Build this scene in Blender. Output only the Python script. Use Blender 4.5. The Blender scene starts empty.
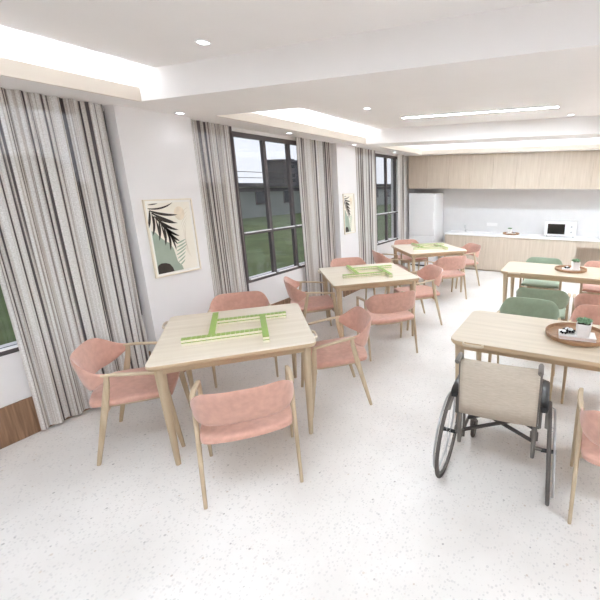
import bpy, bmesh, math, random
from mathutils import Vector, Matrix
random.seed(7)
PI = math.pi
S = bpy.context.scene
COL = S.collection

# ------------------------------------------------------------------ camera
cam_d = bpy.data.cameras.new('camera')
cam = bpy.data.objects.new('camera', cam_d); COL.objects.link(cam)
cam.location = (0, 0, 2.0)
cam.rotation_euler = (math.radians(90 - 15.114), 0, math.radians(23.003))
cam_d.sensor_width = 36; cam_d.lens = 389.473 / 600 * 36
cam_d.shift_x = (300 - 410.595) / 600; cam_d.shift_y = (290.422 - 300) / 600
cam_d.clip_start = 0.05; cam_d.clip_end = 300
S.camera = cam
# ------------------------------------------------------------------ exposure
S.view_settings.view_transform = 'Standard'
S.view_settings.look = 'None'
S.view_settings.gamma = 1
S.view_settings.use_curve_mapping = False
S.view_settings.exposure = 1.87
S.cycles.max_bounces = 16; S.cycles.diffuse_bounces = 12; S.cycles.transparent_max_bounces = 16
# ------------------------------------------------------------------ world: pale overcast sky
SKY = 0.37
COVE = 4.5      # light strips in the coves
BAR = 40.0      # linear lamps
SPOT = 3.0     # downlights
w = bpy.data.worlds.new('sky'); S.world = w; w.use_nodes = True
nt = w.node_tree; bg = nt.nodes['Background']
tc = nt.nodes.new('ShaderNodeTexCoord'); sp = nt.nodes.new('ShaderNodeSeparateXYZ')
rp = nt.nodes.new('ShaderNodeValToRGB'); nt.links.new(tc.outputs['Generated'], sp.inputs[0])
nt.links.new(sp.outputs['Z'], rp.inputs[0]); nt.links.new(rp.outputs[0], bg.inputs[0])
rp.color_ramp.elements[0].color = (.80, .82, .86, 1); rp.color_ramp.elements[1].color = (.88, .93, 1, 1)
bg.inputs[1].default_value = SKY

# ------------------------------------------------------------------ materials
def new_mat(name):
    m = bpy.data.materials.new(name); m.use_nodes = True
    return m, m.node_tree, m.node_tree.nodes['Principled BSDF']
def lin(c):
    return tuple(((v/255)/12.92 if v/255 <= .04045 else ((v/255+.055)/1.055)**2.4) for v in c) + (1,)
def mat(name, rgb, rough=.5, metal=0, spec=.5, noise=0, scale=20, stretch=(1,1,1), coord='Object', bump=0, sheen=0):
    m, nt, b = new_mat(name)
    c = lin(rgb)
    b.inputs['Roughness'].default_value = rough; b.inputs['Metallic'].default_value = metal
    b.inputs['Specular IOR Level'].default_value = spec
    if sheen: b.inputs['Sheen Weight'].default_value = sheen
    tc = nt.nodes.new('ShaderNodeTexCoord'); mp = nt.nodes.new('ShaderNodeMapping')
    mp.inputs['Scale'].default_value = stretch
    nz = nt.nodes.new('ShaderNodeTexNoise'); nz.inputs['Scale'].default_value = scale; nz.inputs['Detail'].default_value = 4
    nt.links.new(tc.outputs[coord], mp.inputs[0]); nt.links.new(mp.outputs[0], nz.inputs['Vector'])
    r = nt.nodes.new('ShaderNodeValToRGB')
    k = noise
    r.color_ramp.elements[0].position = .3; r.color_ramp.elements[1].position = .7
    r.color_ramp.elements[0].color = tuple(v*(1-k) for v in c[:3]) + (1,)
    r.color_ramp.elements[1].color = tuple(min(1, v*(1+k)) for v in c[:3]) + (1,)
    nt.links.new(nz.outputs[0], r.inputs[0]); nt.links.new(r.outputs[0], b.inputs['Base Color'])
    if bump:
        bp = nt.nodes.new('ShaderNodeBump'); bp.inputs['Strength'].default_value = bump; bp.inputs['Distance'].default_value = .002
        nt.links.new(nz.outputs[0], bp.inputs['Height']); nt.links.new(bp.outputs[0], b.inputs['Normal'])
    return m
def wood(name, c1, c2, axis='x', scale=3.0, rough=.45, board=0):
    m, nt, b = new_mat(name)
    tc = nt.nodes.new('ShaderNodeTexCoord'); mp = nt.nodes.new('ShaderNodeMapping')
    st = {'x': (.6, 9, 9), 'y': (9, .6, 9), 'z': (9, 9, .6)}[axis]
    mp.inputs['Scale'].default_value = st
    nz = nt.nodes.new('ShaderNodeTexNoise'); nz.inputs['Scale'].default_value = scale; nz.inputs['Detail'].default_value = 6; nz.inputs['Distortion'].default_value = .4
    r = nt.nodes.new('ShaderNodeValToRGB'); r.color_ramp.elements[0].position = .3; r.color_ramp.elements[1].position = .7
    r.color_ramp.elements[0].color = lin(c1); r.color_ramp.elements[1].color = lin(c2)
    nt.links.new(tc.outputs['Object'], mp.inputs[0]); nt.links.new(mp.outputs[0], nz.inputs['Vector'])
    nt.links.new(nz.outputs[0], r.inputs[0]); nt.links.new(r.outputs[0], b.inputs['Base Color'])
    b.inputs['Roughness'].default_value = rough; b.inputs['Specular IOR Level'].default_value = .4
    return m
def emit(name, rgb, strength):
    m, nt, b = new_mat(name)
    b.inputs['Base Color'].default_value = lin(rgb); b.inputs['Emission Color'].default_value = lin(rgb)
    b.inputs['Emission Strength'].default_value = strength
    return m

M = {}
M['paint'] = mat('white_wall_paint', (231, 228, 227), .8, noise=.012, scale=3)
M['ceil'] = mat('white_ceiling_paint', (240, 237, 235), .85, noise=.01, scale=3)
M['cream'] = mat('cream_ceiling_trim', (222, 212, 199), .8, noise=.01, scale=3)
M['splash'] = mat('pale_grey_splashback', (220, 219, 219), .35, noise=.02, scale=5)
M['skirt'] = wood('walnut_skirting', (112, 84, 62), (164, 130, 102), 'z', 4, .5)
M['oak'] = wood('pale_oak', (178, 157, 129), (198, 180, 154), 'z', 3, .5)
M['oak_h'] = wood('pale_oak_arm', (180, 159, 131), (200, 182, 156), 'y', 3, .5)
M['table'] = wood('pale_table_veneer', (209, 196, 177), (221, 210, 193), 'x', 2.2, .38)
M['table_r'] = wood('pale_table_veneer_warm', (190, 175, 153), (204, 190, 168), 'x', 2.2, .4)
M['apron'] = wood('oak_table_edge', (182, 158, 128), (200, 178, 148), 'x', 3, .5)
M['cab'] = wood('pale_cabinet_laminate', (194, 179, 162), (207, 194, 178), 'z', 3.2, .45)
M['pink'] = mat('dusty_pink_velvet', (200, 156, 140), .85, noise=.08, scale=24, sheen=.35, bump=.2, spec=.2)
M['green'] = mat('sage_green_velvet', (146, 160, 138), .85, noise=.08, scale=14, sheen=.3, bump=.2, spec=.2)
M['frame'] = mat('dark_window_frame', (92, 86, 86), .45, .3, noise=.03)
M['white'] = mat('white_gloss_enamel', (238, 237, 237), .3, noise=.01)
M['worktop'] = mat('white_worktop', (240, 240, 240), .3, noise=.01)
M['black'] = mat('black_plastic', (26, 24, 24), .35, noise=.05)
M['blackglass'] = mat('black_oven_glass', (34, 28, 28), .12, noise=.05)
M['steel'] = mat('brushed_steel', (190, 190, 192), .3, .9, noise=.03)
M['gunmetal'] = mat('grey_frame_tube', (112, 106, 100), .45, .35, noise=.04)
M['darktube'] = mat('dark_brace_tube', (74, 69, 66), .4, .3, noise=.04)
M['rubber'] = mat('dark_tyre_rubber', (84, 77, 73), .75, noise=.06)
M['canvas'] = mat('taupe_canvas', (182, 170, 155), .9, noise=.07, scale=30, stretch=(1, 1, 6), bump=.3, spec=.1)
M['traywood'] = wood('brown_tray_wood', (148, 112, 82), (176, 138, 106), 'x', 5, .45)
M['pot'] = mat('white_ceramic_pot', (236, 233, 231), .5, noise=.01)
M['book'] = mat('white_book_cover', (232, 228, 224), .5, noise=.01)
M['pages'] = mat('pinkish_paper', (222, 206, 200), .8, noise=.03, stretch=(1, 1, 30))
M['leaf'] = mat('succulent_green', (128, 160, 126), .5, noise=.2, scale=25)
M['soil'] = mat('potting_soil', (70, 55, 45), .95, noise=.2, scale=60)
M['tile_w'] = mat('ivory_tile', (236, 230, 206), .35, noise=.01)
M['tile_g'] = mat('bright_green_tile_back', (142, 170, 76), .35, noise=.03)
M['pebb'] = mat('black_glazed_ceramic', (35, 32, 33), .15, noise=.02)
M['pebw'] = mat('white_glazed_ceramic', (240, 240, 240), .12, noise=.01)
M['led'] = emit('cove_light_strip', (232, 244, 255), COVE)
M['bar'] = emit('linear_lamp_diffuser', (232, 244, 255), BAR)
M['spot'] = emit('downlight_lens', (240, 247, 255), SPOT)
M['lawn'] = mat('lawn_grass', (84, 98, 58), .95, noise=.25, scale=1.5)
M['leaves'] = mat('tree_foliage', (66, 84, 52), .9, noise=.35, scale=3)
M['bark'] = mat('tree_bark', (90, 74, 60), .9, noise=.2, scale=6)
M['haus'] = mat('grey_render', (132, 136, 132), .9, noise=.1, scale=.6)
M['haus2'] = mat('dark_cladding', (82, 80, 84), .8, noise=.1, scale=.8)
M['hausglass'] = mat('dark_house_window', (40, 44, 50), .15, noise=.05)
M['rail'] = mat('black_railing', (50, 46, 46), .5, noise=.05)
M['path'] = mat('tan_path', (150, 124, 98), .9, noise=.1, scale=2)

# terrazzo floor
def terrazzo():
    m, nt, b = new_mat('white_terrazzo')
    tc = nt.nodes.new('ShaderNodeTexCoord')
    nz = nt.nodes.new('ShaderNodeTexNoise'); nz.inputs['Scale'].default_value = 1.2; nz.inputs['Detail'].default_value = 5
    nt.links.new(tc.outputs['Object'], nz.inputs['Vector'])
    base = nt.nodes.new('ShaderNodeValToRGB'); base.color_ramp.elements[0].position = .35; base.color_ramp.elements[1].position = .65
    base.color_ramp.elements[0].color = lin((216, 211, 206)); base.color_ramp.elements[1].color = lin((230, 226, 222))
    nt.links.new(nz.outputs[0], base.inputs[0])
    last = base.outputs[0]
    def layer(scale, dens, size, cols, last, fac):
        vo = nt.nodes.new('ShaderNodeTexVoronoi'); vo.voronoi_dimensions = '2D'; vo.inputs['Scale'].default_value = scale
        nt.links.new(tc.outputs['Object'], vo.inputs['Vector'])
        sp = nt.nodes.new('ShaderNodeSeparateColor'); nt.links.new(vo.outputs['Color'], sp.inputs[0])
        a = nt.nodes.new('ShaderNodeMath'); a.operation = 'LESS_THAN'; a.inputs[1].default_value = dens; nt.links.new(sp.outputs[0], a.inputs[0])
        # chip size varies by cell
        sz = nt.nodes.new('ShaderNodeMath'); sz.operation = 'MULTIPLY_ADD'; sz.inputs[1].default_value = size; sz.inputs[2].default_value = size*.4; nt.links.new(sp.outputs[1], sz.inputs[0])
        d = nt.nodes.new('ShaderNodeMath'); d.operation = 'LESS_THAN'; nt.links.new(vo.outputs['Distance'], d.inputs[0]); nt.links.new(sz.outputs[0], d.inputs[1])
        mu = nt.nodes.new('ShaderNodeMath'); mu.operation = 'MULTIPLY'; nt.links.new(a.outputs[0], mu.inputs[0]); nt.links.new(d.outputs[0], mu.inputs[1])
        mf = nt.nodes.new('ShaderNodeMath'); mf.operation = 'MULTIPLY'; mf.inputs[1].default_value = fac; nt.links.new(mu.outputs[0], mf.inputs[0])
        cr = nt.nodes.new('ShaderNodeValToRGB'); cr.color_ramp.interpolation = 'CONSTANT'
        e = cr.color_ramp.elements
        e[0].color = lin(cols[0]); e[1].position = 1/len(cols); e[1].color = lin(cols[1])
        for i, cc in enumerate(cols[2:], 2):
            n = e.new(i/len(cols)); n.color = lin(cc)
        nt.links.new(sp.outputs[2], cr.inputs[0])
        mx = nt.nodes.new('ShaderNodeMix'); mx.data_type = 'RGBA'
        nt.links.new(mf.outputs[0], mx.inputs['Factor']); nt.links.new(last, mx.inputs['A']); nt.links.new(cr.outputs[0], mx.inputs['B'])
        return mx.outputs['Result']
    last = layer(60, .35, .36, [(198, 193, 190), (210, 205, 200), (186, 182, 180)], last, .45)
    last = layer(15, .14, .085, [(128, 120, 116), (180, 158, 140), (150, 144, 140), (196, 178, 160)], last, .55)
    last = layer(34, .10, .14, [(140, 134, 130), (190, 168, 150), (170, 164, 160)], last, .28)
    nt.links.new(last, b.inputs['Base Color'])
    b.inputs['Roughness'].default_value = .38; b.inputs['Specular IOR Level'].default_value = .35
    return m
M['floor'] = terrazzo()

def glass_mat():
    m, nt, b = new_mat('window_glass')
    nt.nodes.remove(b); out = nt.nodes['Material Output']
    tr = nt.nodes.new('ShaderNodeBsdfTransparent'); tr.inputs[0].default_value = (.92, .93, .95, 1)
    gl = nt.nodes.new('ShaderNodeBsdfGlossy'); gl.inputs['Roughness'].default_value = .02
    lw = nt.nodes.new('ShaderNodeLayerWeight'); lw.inputs[0].default_value = .5
    pw = nt.nodes.new('ShaderNodeMath'); pw.operation = 'POWER'; pw.inputs[1].default_value = 4; nt.links.new(lw.outputs['Facing'], pw.inputs[0])
    fr = nt.nodes.new('ShaderNodeMath'); fr.operation = 'MULTIPLY_ADD'; fr.inputs[1].default_value = .5; fr.inputs[2].default_value = .03; nt.links.new(pw.outputs[0], fr.inputs[0])
    mx = nt.nodes.new('ShaderNodeMixShader')
    nt.links.new(fr.outputs[0], mx.inputs[0]); nt.links.new(tr.outputs[0], mx.inputs[1]); nt.links.new(gl.outputs[0], mx.inputs[2])
    nt.links.new(mx.outputs[0], out.inputs[0])
    return m
M['glass'] = glass_mat()

def curtain_mat():
    m, nt, b = new_mat('sheer_striped_curtain')
    nt.nodes.remove(b); out = nt.nodes['Material Output']
    tc = nt.nodes.new('ShaderNodeTexCoord')
    uv = tc.outputs['UV']
    # woven vertical stripes across the cloth (U along the cloth width, metres)
    mp = nt.nodes.new('ShaderNodeMapping'); mp.inputs['Scale'].default_value = (1, .004, 1); nt.links.new(uv, mp.inputs[0])
    n1 = nt.nodes.new('ShaderNodeTexNoise'); n1.inputs['Scale'].default_value = 24; n1.inputs['Detail'].default_value = 3; nt.links.new(mp.outputs[0], n1.inputs['Vector'])
    r1 = nt.nodes.new('ShaderNodeValToRGB'); e = r1.color_ramp.elements
    e[0].position = .42; e[0].color = lin((96, 88, 90)); e[1].position = .55; e[1].color = lin((250, 248, 246))
    k = e.new(.455); k.color = lin((214, 205, 197)); k = e.new(.66); k.color = lin((244, 240, 236)); k = e.new(.68); k.color = lin((196, 186, 176)); k = e.new(.71); k.color = lin((238, 232, 226))
    nt.links.new(n1.outputs[0], r1.inputs[0])
    # speckled weave
    n2 = nt.nodes.new('ShaderNodeTexNoise'); n2.inputs['Scale'].default_value = 95; n2.inputs['Detail'].default_value = 2; nt.links.new(uv, n2.inputs['Vector'])
    r2 = nt.nodes.new('ShaderNodeValToRGB'); r2.color_ramp.elements[0].position = .35; r2.color_ramp.elements[0].color = (.80, .785, .775, 1); r2.color_ramp.elements[1].position = .65; r2.color_ramp.elements[1].color = (1, 1, 1, 1)
    nt.links.new(n2.outputs[0], r2.inputs[0])
    mu = nt.nodes.new('ShaderNodeMix'); mu.data_type = 'RGBA'; mu.blend_type = 'MULTIPLY'; mu.inputs['Factor'].default_value = 1
    nt.links.new(r1.outputs[0], mu.inputs['A']); nt.links.new(r2.outputs[0], mu.inputs['B'])
    df = nt.nodes.new('ShaderNodeBsdfDiffuse'); tl = nt.nodes.new('ShaderNodeBsdfTranslucent'); tp = nt.nodes.new('ShaderNodeBsdfTransparent')
    nt.links.new(mu.outputs['Result'], df.inputs[0]); nt.links.new(mu.outputs['Result'], tl.inputs[0])
    a = nt.nodes.new('ShaderNodeMixShader'); a.inputs[0].default_value = .12
    nt.links.new(df.outputs[0], a.inputs[1]); nt.links.new(tl.outputs[0], a.inputs[2])
    c = nt.nodes.new('ShaderNodeMixShader'); c.inputs[0].default_value = .12
    nt.links.new(a.outputs[0], c.inputs[1]); nt.links.new(tp.outputs[0], c.inputs[2])
    nt.links.new(c.outputs[0], out.inputs[0])
    return m
M['curtain'] = curtain_mat()

# ------------------------------------------------------------------ helpers
def obj(name, bm, m, parent=None, smooth=False, loc=None):
    me = bpy.data.meshes.new(name); 
    bmesh.ops.recalc_face_normals(bm, faces=bm.faces)
    bm.to_mesh(me); bm.free()
    for x in (m if isinstance(m, (list, tuple)) else [m]): me.materials.append(x)
    if smooth:
        for p in me.polygons: p.use_smooth = True
        try: me.set_sharp_from_angle(angle=math.radians(40))
        except Exception: pass
    o = bpy.data.objects.new(name, me); COL.objects.link(o)
    if parent: o.parent = parent
    if loc: o.location = loc
    return o
def tag(o, label, cat, group=None):
    o['label'] = label; o['category'] = cat
    if group: o['group'] = group
    return o
def thing(name, label, cat, loc=(0, 0, 0), rz=0, group=None):
    o = bpy.data.objects.new(name, None); COL.objects.link(o); o.empty_display_size = .1
    o.location = loc; o.rotation_euler = (0, 0, rz)
    return tag(o, label, cat, group)
def struct(name, bm, m, smooth=False):
    o = obj(name, bm, m, None, smooth); o['kind'] = 'structure'; return o
def dup(root, loc=None, rz=None, label=None, group=None):
    r = root.copy(); COL.objects.link(r)
    if loc is not None: r.location = loc
    if rz is not None: r.rotation_euler = (0, 0, rz)
    if label: r['label'] = label
    if group: r['group'] = group
    for ch in list(root.children):
        c = ch.copy(); COL.objects.link(c); c.parent = r
        for g in list(ch.children):
            d = g.copy(); COL.objects.link(d); d.parent = c
    return r
def box(bm, x0, x1, y0, y1, z0, z1, bev=0, seg=2, mi=0):
    t = bmesh.new()
    bmesh.ops.create_cube(t, size=1)
    for v in t.verts:
        v.co = Vector(((x0+x1)/2 + v.co.x*(x1-x0), (y0+y1)/2 + v.co.y*(y1-y0), (z0+z1)/2 + v.co.z*(z1-z0)))
    if bev: bmesh.ops.bevel(t, geom=list(t.edges), offset=bev, segments=seg, affect='EDGES', profile=.5)
    merge(bm, t, mi)
def merge(bm, t, mi=0, mtx=None):
    mp = {}
    for v in t.verts: mp[v] = bm.verts.new(mtx @ v.co if mtx else v.co)
    for f in t.faces:
        try:
            nf = bm.faces.new([mp[v] for v in f.verts]); nf.material_index = mi if mi is not None else f.material_index
        except ValueError: pass
    t.free()
def B(x0, x1, y0, y1, z0, z1, bev=0, seg=2):
    bm = bmesh.new(); box(bm, x0, x1, y0, y1, z0, z1, bev, seg); return bm
def sweep(bm, pts, rad, n=12, up=Vector((0, 0, 1)), exp=2.0, closed=False, mi=0):
    """tube along pts; rad = list of (a, b) half sizes or floats"""
    pts = [Vector(p) for p in pts]; N = len(pts)
    rad = [(r, r) if not isinstance(r, (tuple, list)) else r for r in (rad if isinstance(rad, list) else [rad]*N)]
    rings = []; prev = None
    for i, p in enumerate(pts):
        if closed: t = pts[(i+1) % N]-pts[(i-1) % N]
        else: t = (pts[min(i+1, N-1)]-pts[max(i-1, 0)])
        t.normalize()
        if prev is None:
            a = up.cross(t)
            if a.length < 1e-3: a = Vector((1, 0, 0)).cross(t)
            a.normalize()
        else:
            a = prev - t*prev.dot(t); a.normalize()
        prev = a; b = t.cross(a)
        ring = []
        for k in range(n):
            th = 2*PI*(k+.5)/n; c, s = math.cos(th), math.sin(th)
            cc = math.copysign(abs(c)**(2/exp), c); ss = math.copysign(abs(s)**(2/exp), s)
            ring.append(bm.verts.new(p + a*cc*rad[i][0] + b*ss*rad[i][1]))
        rings.append(ring)
    R = N if closed else N-1
    for i in range(R):
        r0, r1 = rings[i], rings[(i+1) % N]
        for k in range(n):
            f = bm.faces.new((r0[k], r0[(k+1) % n], r1[(k+1) % n], r1[k])); f.material_index = mi
    if not closed:
        f = bm.faces.new(rings[0][::-1]); f.material_index = mi
        f = bm.faces.new(rings[-1]); f.material_index = mi
def lathe(bm, prof, n=32, c=(0, 0), mi=0):
    """profile [(r,z)...] closed solid of revolution around z"""
    rings = []
    for r, z in prof:
        if r < 1e-5: rings.append([bm.verts.new((c[0], c[1], z))])
        else: rings.append([bm.verts.new((c[0]+r*math.cos(2*PI*k/n), c[1]+r*math.sin(2*PI*k/n), z)) for k in range(n)])
    for a, b in zip(rings, rings[1:]):
        for k in range(n):
            if len(a) == 1: vs = [a[0], b[k], b[(k+1) % n]]
            elif len(b) == 1: vs = [a[k], a[(k+1) % n], b[0]]
            else: vs = [a[k], a[(k+1) % n], b[(k+1) % n], b[k]]
            f = bm.faces.new(vs); f.material_index = mi
def rrect(x0, x1, y0, y1, r, n=6):
    o = []
    for cx, cy, a0 in ((x1-r, y0+r, -90), (x1-r, y1-r, 0), (x0+r, y1-r, 90), (x0+r, y0+r, 180)):
        for k in range(n+1):
            a = math.radians(a0+90*k/n); o.append((cx+r*math.cos(a), cy+r*math.sin(a)))
    return o
def prism(bm, outline, levels, mi=0, cap=True):
    """levels [(z, inset)] : stack of scaled outline rings"""
    cx = sum(p[0] for p in outline)/len(outline); cy = sum(p[1] for p in outline)/len(outline)
    rings = []
    for z, ins in levels:
        ring = []
        for x, y in outline:
            d = Vector((x-cx, y-cy)); L = d.length
            d2 = d*((L-ins)/L) if L > 1e-6 else d
            ring.append(bm.verts.new((cx+d2.x, cy+d2.y, z)))
        rings.append(ring)
    n = len(outline)
    for a, b in zip(rings, rings[1:]):
        for k in range(n):
            f = bm.faces.new((a[k], a[(k+1) % n], b[(k+1) % n], b[k])); f.material_index = mi
    if cap:
        f = bm.faces.new(rings[0][::-1]); f.material_index = mi
        f = bm.faces.new(rings[-1]); f.material_index = mi

# ------------------------------------------------------------------ room shell
WX = -4.0; RX = 4.2; Y0 = -1.6; Y1 = 9.76
Z1 = 2.685; Z2 = 2.917; ZT = 3.06; PFX = -3.86
struct('floor', B(WX-.4, RX+.2, Y0-.2, Y1+.2, -.10, 0), M['floor'])
# window wall with three openings
OP = [(-1.2, 2.41), (3.165, 5.90), (6.52, 8.90)]; ZS = .72; ZH = 2.64
bm = bmesh.new()
for a, b in OP:
    box(bm, WX-.3, WX, a, b, 0, ZS); box(bm, WX-.3, WX, a, b, ZH, ZT)
ys = [Y0] + [v for o in OP for v in o] + [Y1]
for a, b in zip(ys[::2], ys[1::2]): box(bm, WX-.3, PFX if b < 9 else WX, a, b, 0, ZT)
struct('wall_left', bm, M['paint'])
struct('wall_back', B(WX-.3, RX+.2, Y1, Y1+.2, 0, ZT), M['splash'])
struct('wall_right', B(RX, RX+.2, Y0, Y1, 0, ZT), M['paint'])
struct('wall_front', B(WX-.3, RX+.2, Y0-.2, Y0, 0, ZT), M['paint'])
bm = bmesh.new()
for a, b in OP: box(bm, WX, WX+.014, a, b, 0, .32)
for a, b in ((2.41, 3.165), (5.90, 6.52)): box(bm, PFX, PFX+.014, a, b, 0, .32)
struct('baseboard_left', bm, M['skirt'])
# ceiling: dropped soffits and beams (z 2.71) around three raised trays
LX = -3.50; TX = -3.28; PX = -3.88
bm = bmesh.new()
TR = [(-1.2, 2.42), (3.185, 6.27), (6.81, 8.90)]      # trays in depth
RLX = 3.80
box(bm, WX, LX, Y0, Y1, Z1, Z1+.04)
box(bm, RLX, RX, Y0, Y1, Z1, Z1+.04)
prev = Y0
for a, b in TR + [(Y1, Y1)]:
    if b == Y1: box(bm, LX, RLX, prev, Y1, Z1, Z1+.04)
    else: box(bm, LX, RLX, prev, a, Z1, ZT); prev = b
struct('ceiling', bm, M['ceil'])
bm = bmesh.new()
for i, (a, b) in enumerate(TR):
    box(bm, TX, RLX-.23, a, b if i < 2 else b-.22, Z2, ZT-.001)
o = struct('ceiling_tray', bm, M['ceil']); 
bm = bmesh.new()
box(bm, WX-.3, RX+.2, Y0-.2, Y1+.2, ZT, ZT+.1)
struct('ceiling_slab', bm, M['ceil'])
bm = bmesh.new()
for a, b in TR: box(bm, LX-.02, LX+.004, a, b, Z1-.002, Z1+.105); box(bm, RLX-.004, RLX+.02, a, b, Z1-.002, Z1+.105)
box(bm, LX, RLX, TR[2][1]-.004, TR[2][1]+.02, Z1-.002, Z1+.10)
struct('trim_1', bm, M['cream'])
# cove light strips lying behind the lips
for i, (a, b) in enumerate(TR):
    t = obj('cove_light', B(LX-.16, LX-.05, a+.03, b-.03, Z1+.045, Z1+.06), M['led'])
    tag(t, ['long cove light behind the ceiling lip over the nearest curtain', 'cove light behind the ceiling lip in the middle ceiling tray', 'cove light at the window end of the furthest ceiling tray'][i], 'light')
for i, (a, b) in enumerate(TR):  # mirrored strips out of view, added to brighten the ceiling
    t = obj('cove_light', B(RLX+.05, RLX+.16, a+.03, b-.03, Z1+.045, Z1+.06), M['led'])
    tag(t, ['cove light on the right side of the nearest ceiling tray', 'cove light on the right side of the middle ceiling tray', 'cove light on the right side of the furthest ceiling tray'][i], 'light')
t = obj('cove_light', B(LX+.1, RLX-.1, TR[2][1]+.06, TR[2][1]+.18, Z1+.045, Z1+.06), M['led'])
tag(t, 'bright cove light running along the ceiling above the kitchen cabinets', 'light')

# linear lamps: one in view, the rest unseen
def linear_lamp(x0, x1, y, label):
    t = thing('linear_ceiling_light', label, 'light', ((x0+x1)/2, y, Z2), 0, 'linear lamps set in the ceiling trays')
    L = (x1-x0)/2
    bm = bmesh.new(); box(bm, -L-.01, L+.01, -.04, -.03, -.012, 0); box(bm, -L-.01, L+.01, .03, .04, -.012, 0)
    box(bm, -L-.01, -L, -.03, .03, -.012, 0); box(bm, L, L+.01, -.03, .03, -.012, 0)
    obj('frame', bm, M['white'], t); obj('diffuser', B(-L, L, -.03, .03, -.010, -.001), M['bar'], t)
linear_lamp(-2.40, -.357, 5.375, 'long white linear ceiling light in the middle ceiling tray')
linear_lamp(-2.3, -.2, 7.75, 'linear ceiling light in the furthest tray, left')  # hidden by the beam, added to brighten the far floor
linear_lamp(.9, 3.0, 7.75, 'linear ceiling light in the furthest tray, right')  # second added lamp for the far end, out of view
linear_lamp(-2.3, -.2, .6, 'linear ceiling light in the nearest ceiling tray above the viewer')  # out of frame, assumed source for the bright near floor
linear_lamp(.9, 3.0, 5.57, 'linear ceiling light in the middle tray, right of the room')  # out of frame, added for more light from the right
linear_lamp(.9, 3.0, .6, 'linear ceiling light in the nearest tray, right of the room')  # added fill lamp, outside the view
# downlights
dls = [(-2.403, 2.147, Z2, 'round recessed downlight in the nearest ceiling tray, close to the beam'),
       (-3.69, 2.92, Z1, 'round downlight in the soffit above the wall with the nearer picture'),
       (-3.72, 4.555, Z1, 'round downlight in the soffit above the middle window'),
       (-3.70, 6.22, Z1, 'round downlight in the soffit above the further picture'),
       (-3.72, 7.9, Z1, 'round downlight in the soffit above the furthest window'),
       (-2.53, 4.59, Z2, 'round recessed downlight in the middle tray, left of the linear light'),
       (-.232, 6.06, Z2, 'round recessed downlight in the middle tray, right of the linear light')]
for i, (x, y, z, lab) in enumerate(dls):
    t = thing('downlight', lab, 'light', (x, y, z), 0, 'recessed downlights')
    bm = bmesh.new(); lathe(bm, [(.036, -.001), (.05, -.001), (.048, -.008), (.037, -.008), (.036, -.001)], 24); obj('trim_ring', bm, M['white'], t, True)
    bm = bmesh.new(); lathe(bm, [(0, -.001), (.036, -.001), (.036, -.005), (0, -.005)], 24); obj('lens', bm, M['spot'], t)
    ld = bpy.data.lights.new('downlight_beam', 'SPOT'); ld.energy = .4; ld.spot_size = math.radians(130); ld.spot_blend = .8; ld.shadow_soft_size = .04; ld.color = (.85, .93, 1)
    lo = bpy.data.objects.new('downlight_beam', ld); COL.objects.link(lo); lo.parent = t; lo.location = (0, 0, -.02)

# windows
def window(n, y0, y1, muls, x=WX-.03):
    bm = bmesh.new(); f = .05; d = .05; z0, z1 = ZS, ZH
    box(bm, x-d/2, x+d/2, y0, y1, z1-.06, z1); box(bm, x-d/2, x+d/2, y0, y1, z0, z0+.05)
    for y in [y0+f/2, y1-f/2]: box(bm, x-d/2, x+d/2, y-f/2, y+f/2, z0+.05, z1-.06)
    for y in muls: box(bm, x-d/2, x+d/2, y-.028, y+.028, z0+.05, z1-.06)
    ys = [y0+f]+[v for y in muls for v in (y-.028, y+.028)]+[y1-f]
    for a, b in zip(ys[::2], ys[1::2]):
        box(bm, x-d/2, x+d/2, a, b, 1.36, 1.40)
    o = struct('window_%d' % n, bm, M['frame'])
    for a, b in zip(ys[::2], ys[1::2]):
        obj('pane', B(x-.004, x+.004, a, b, z0+.05, 1.36), M['glass'], o)
        obj('pane', B(x-.004, x+.004, a, b, 1.40, z1-.06), M['glass'], o)
    bm = bmesh.new()
    for a, b in zip(ys[::2], ys[1::2]):
        box(bm, x+d/2, x+d/2+.030, a, b, 1.392, 1.404); box(bm, x+d/2, x+d/2+.035, a, b, z0+.045, z0+.058)
    obj('glazing_bead', bm, M['white'], o)
window(1, OP[0][0], OP[0][1], [-.2, .6, 1.485, 2.25])
window(2, OP[1][0], OP[1][1], [3.83, 4.37, 4.87, 5.4])
window(3, OP[2][0], OP[2][1], [7.56, 8.07, 8.54])

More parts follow.
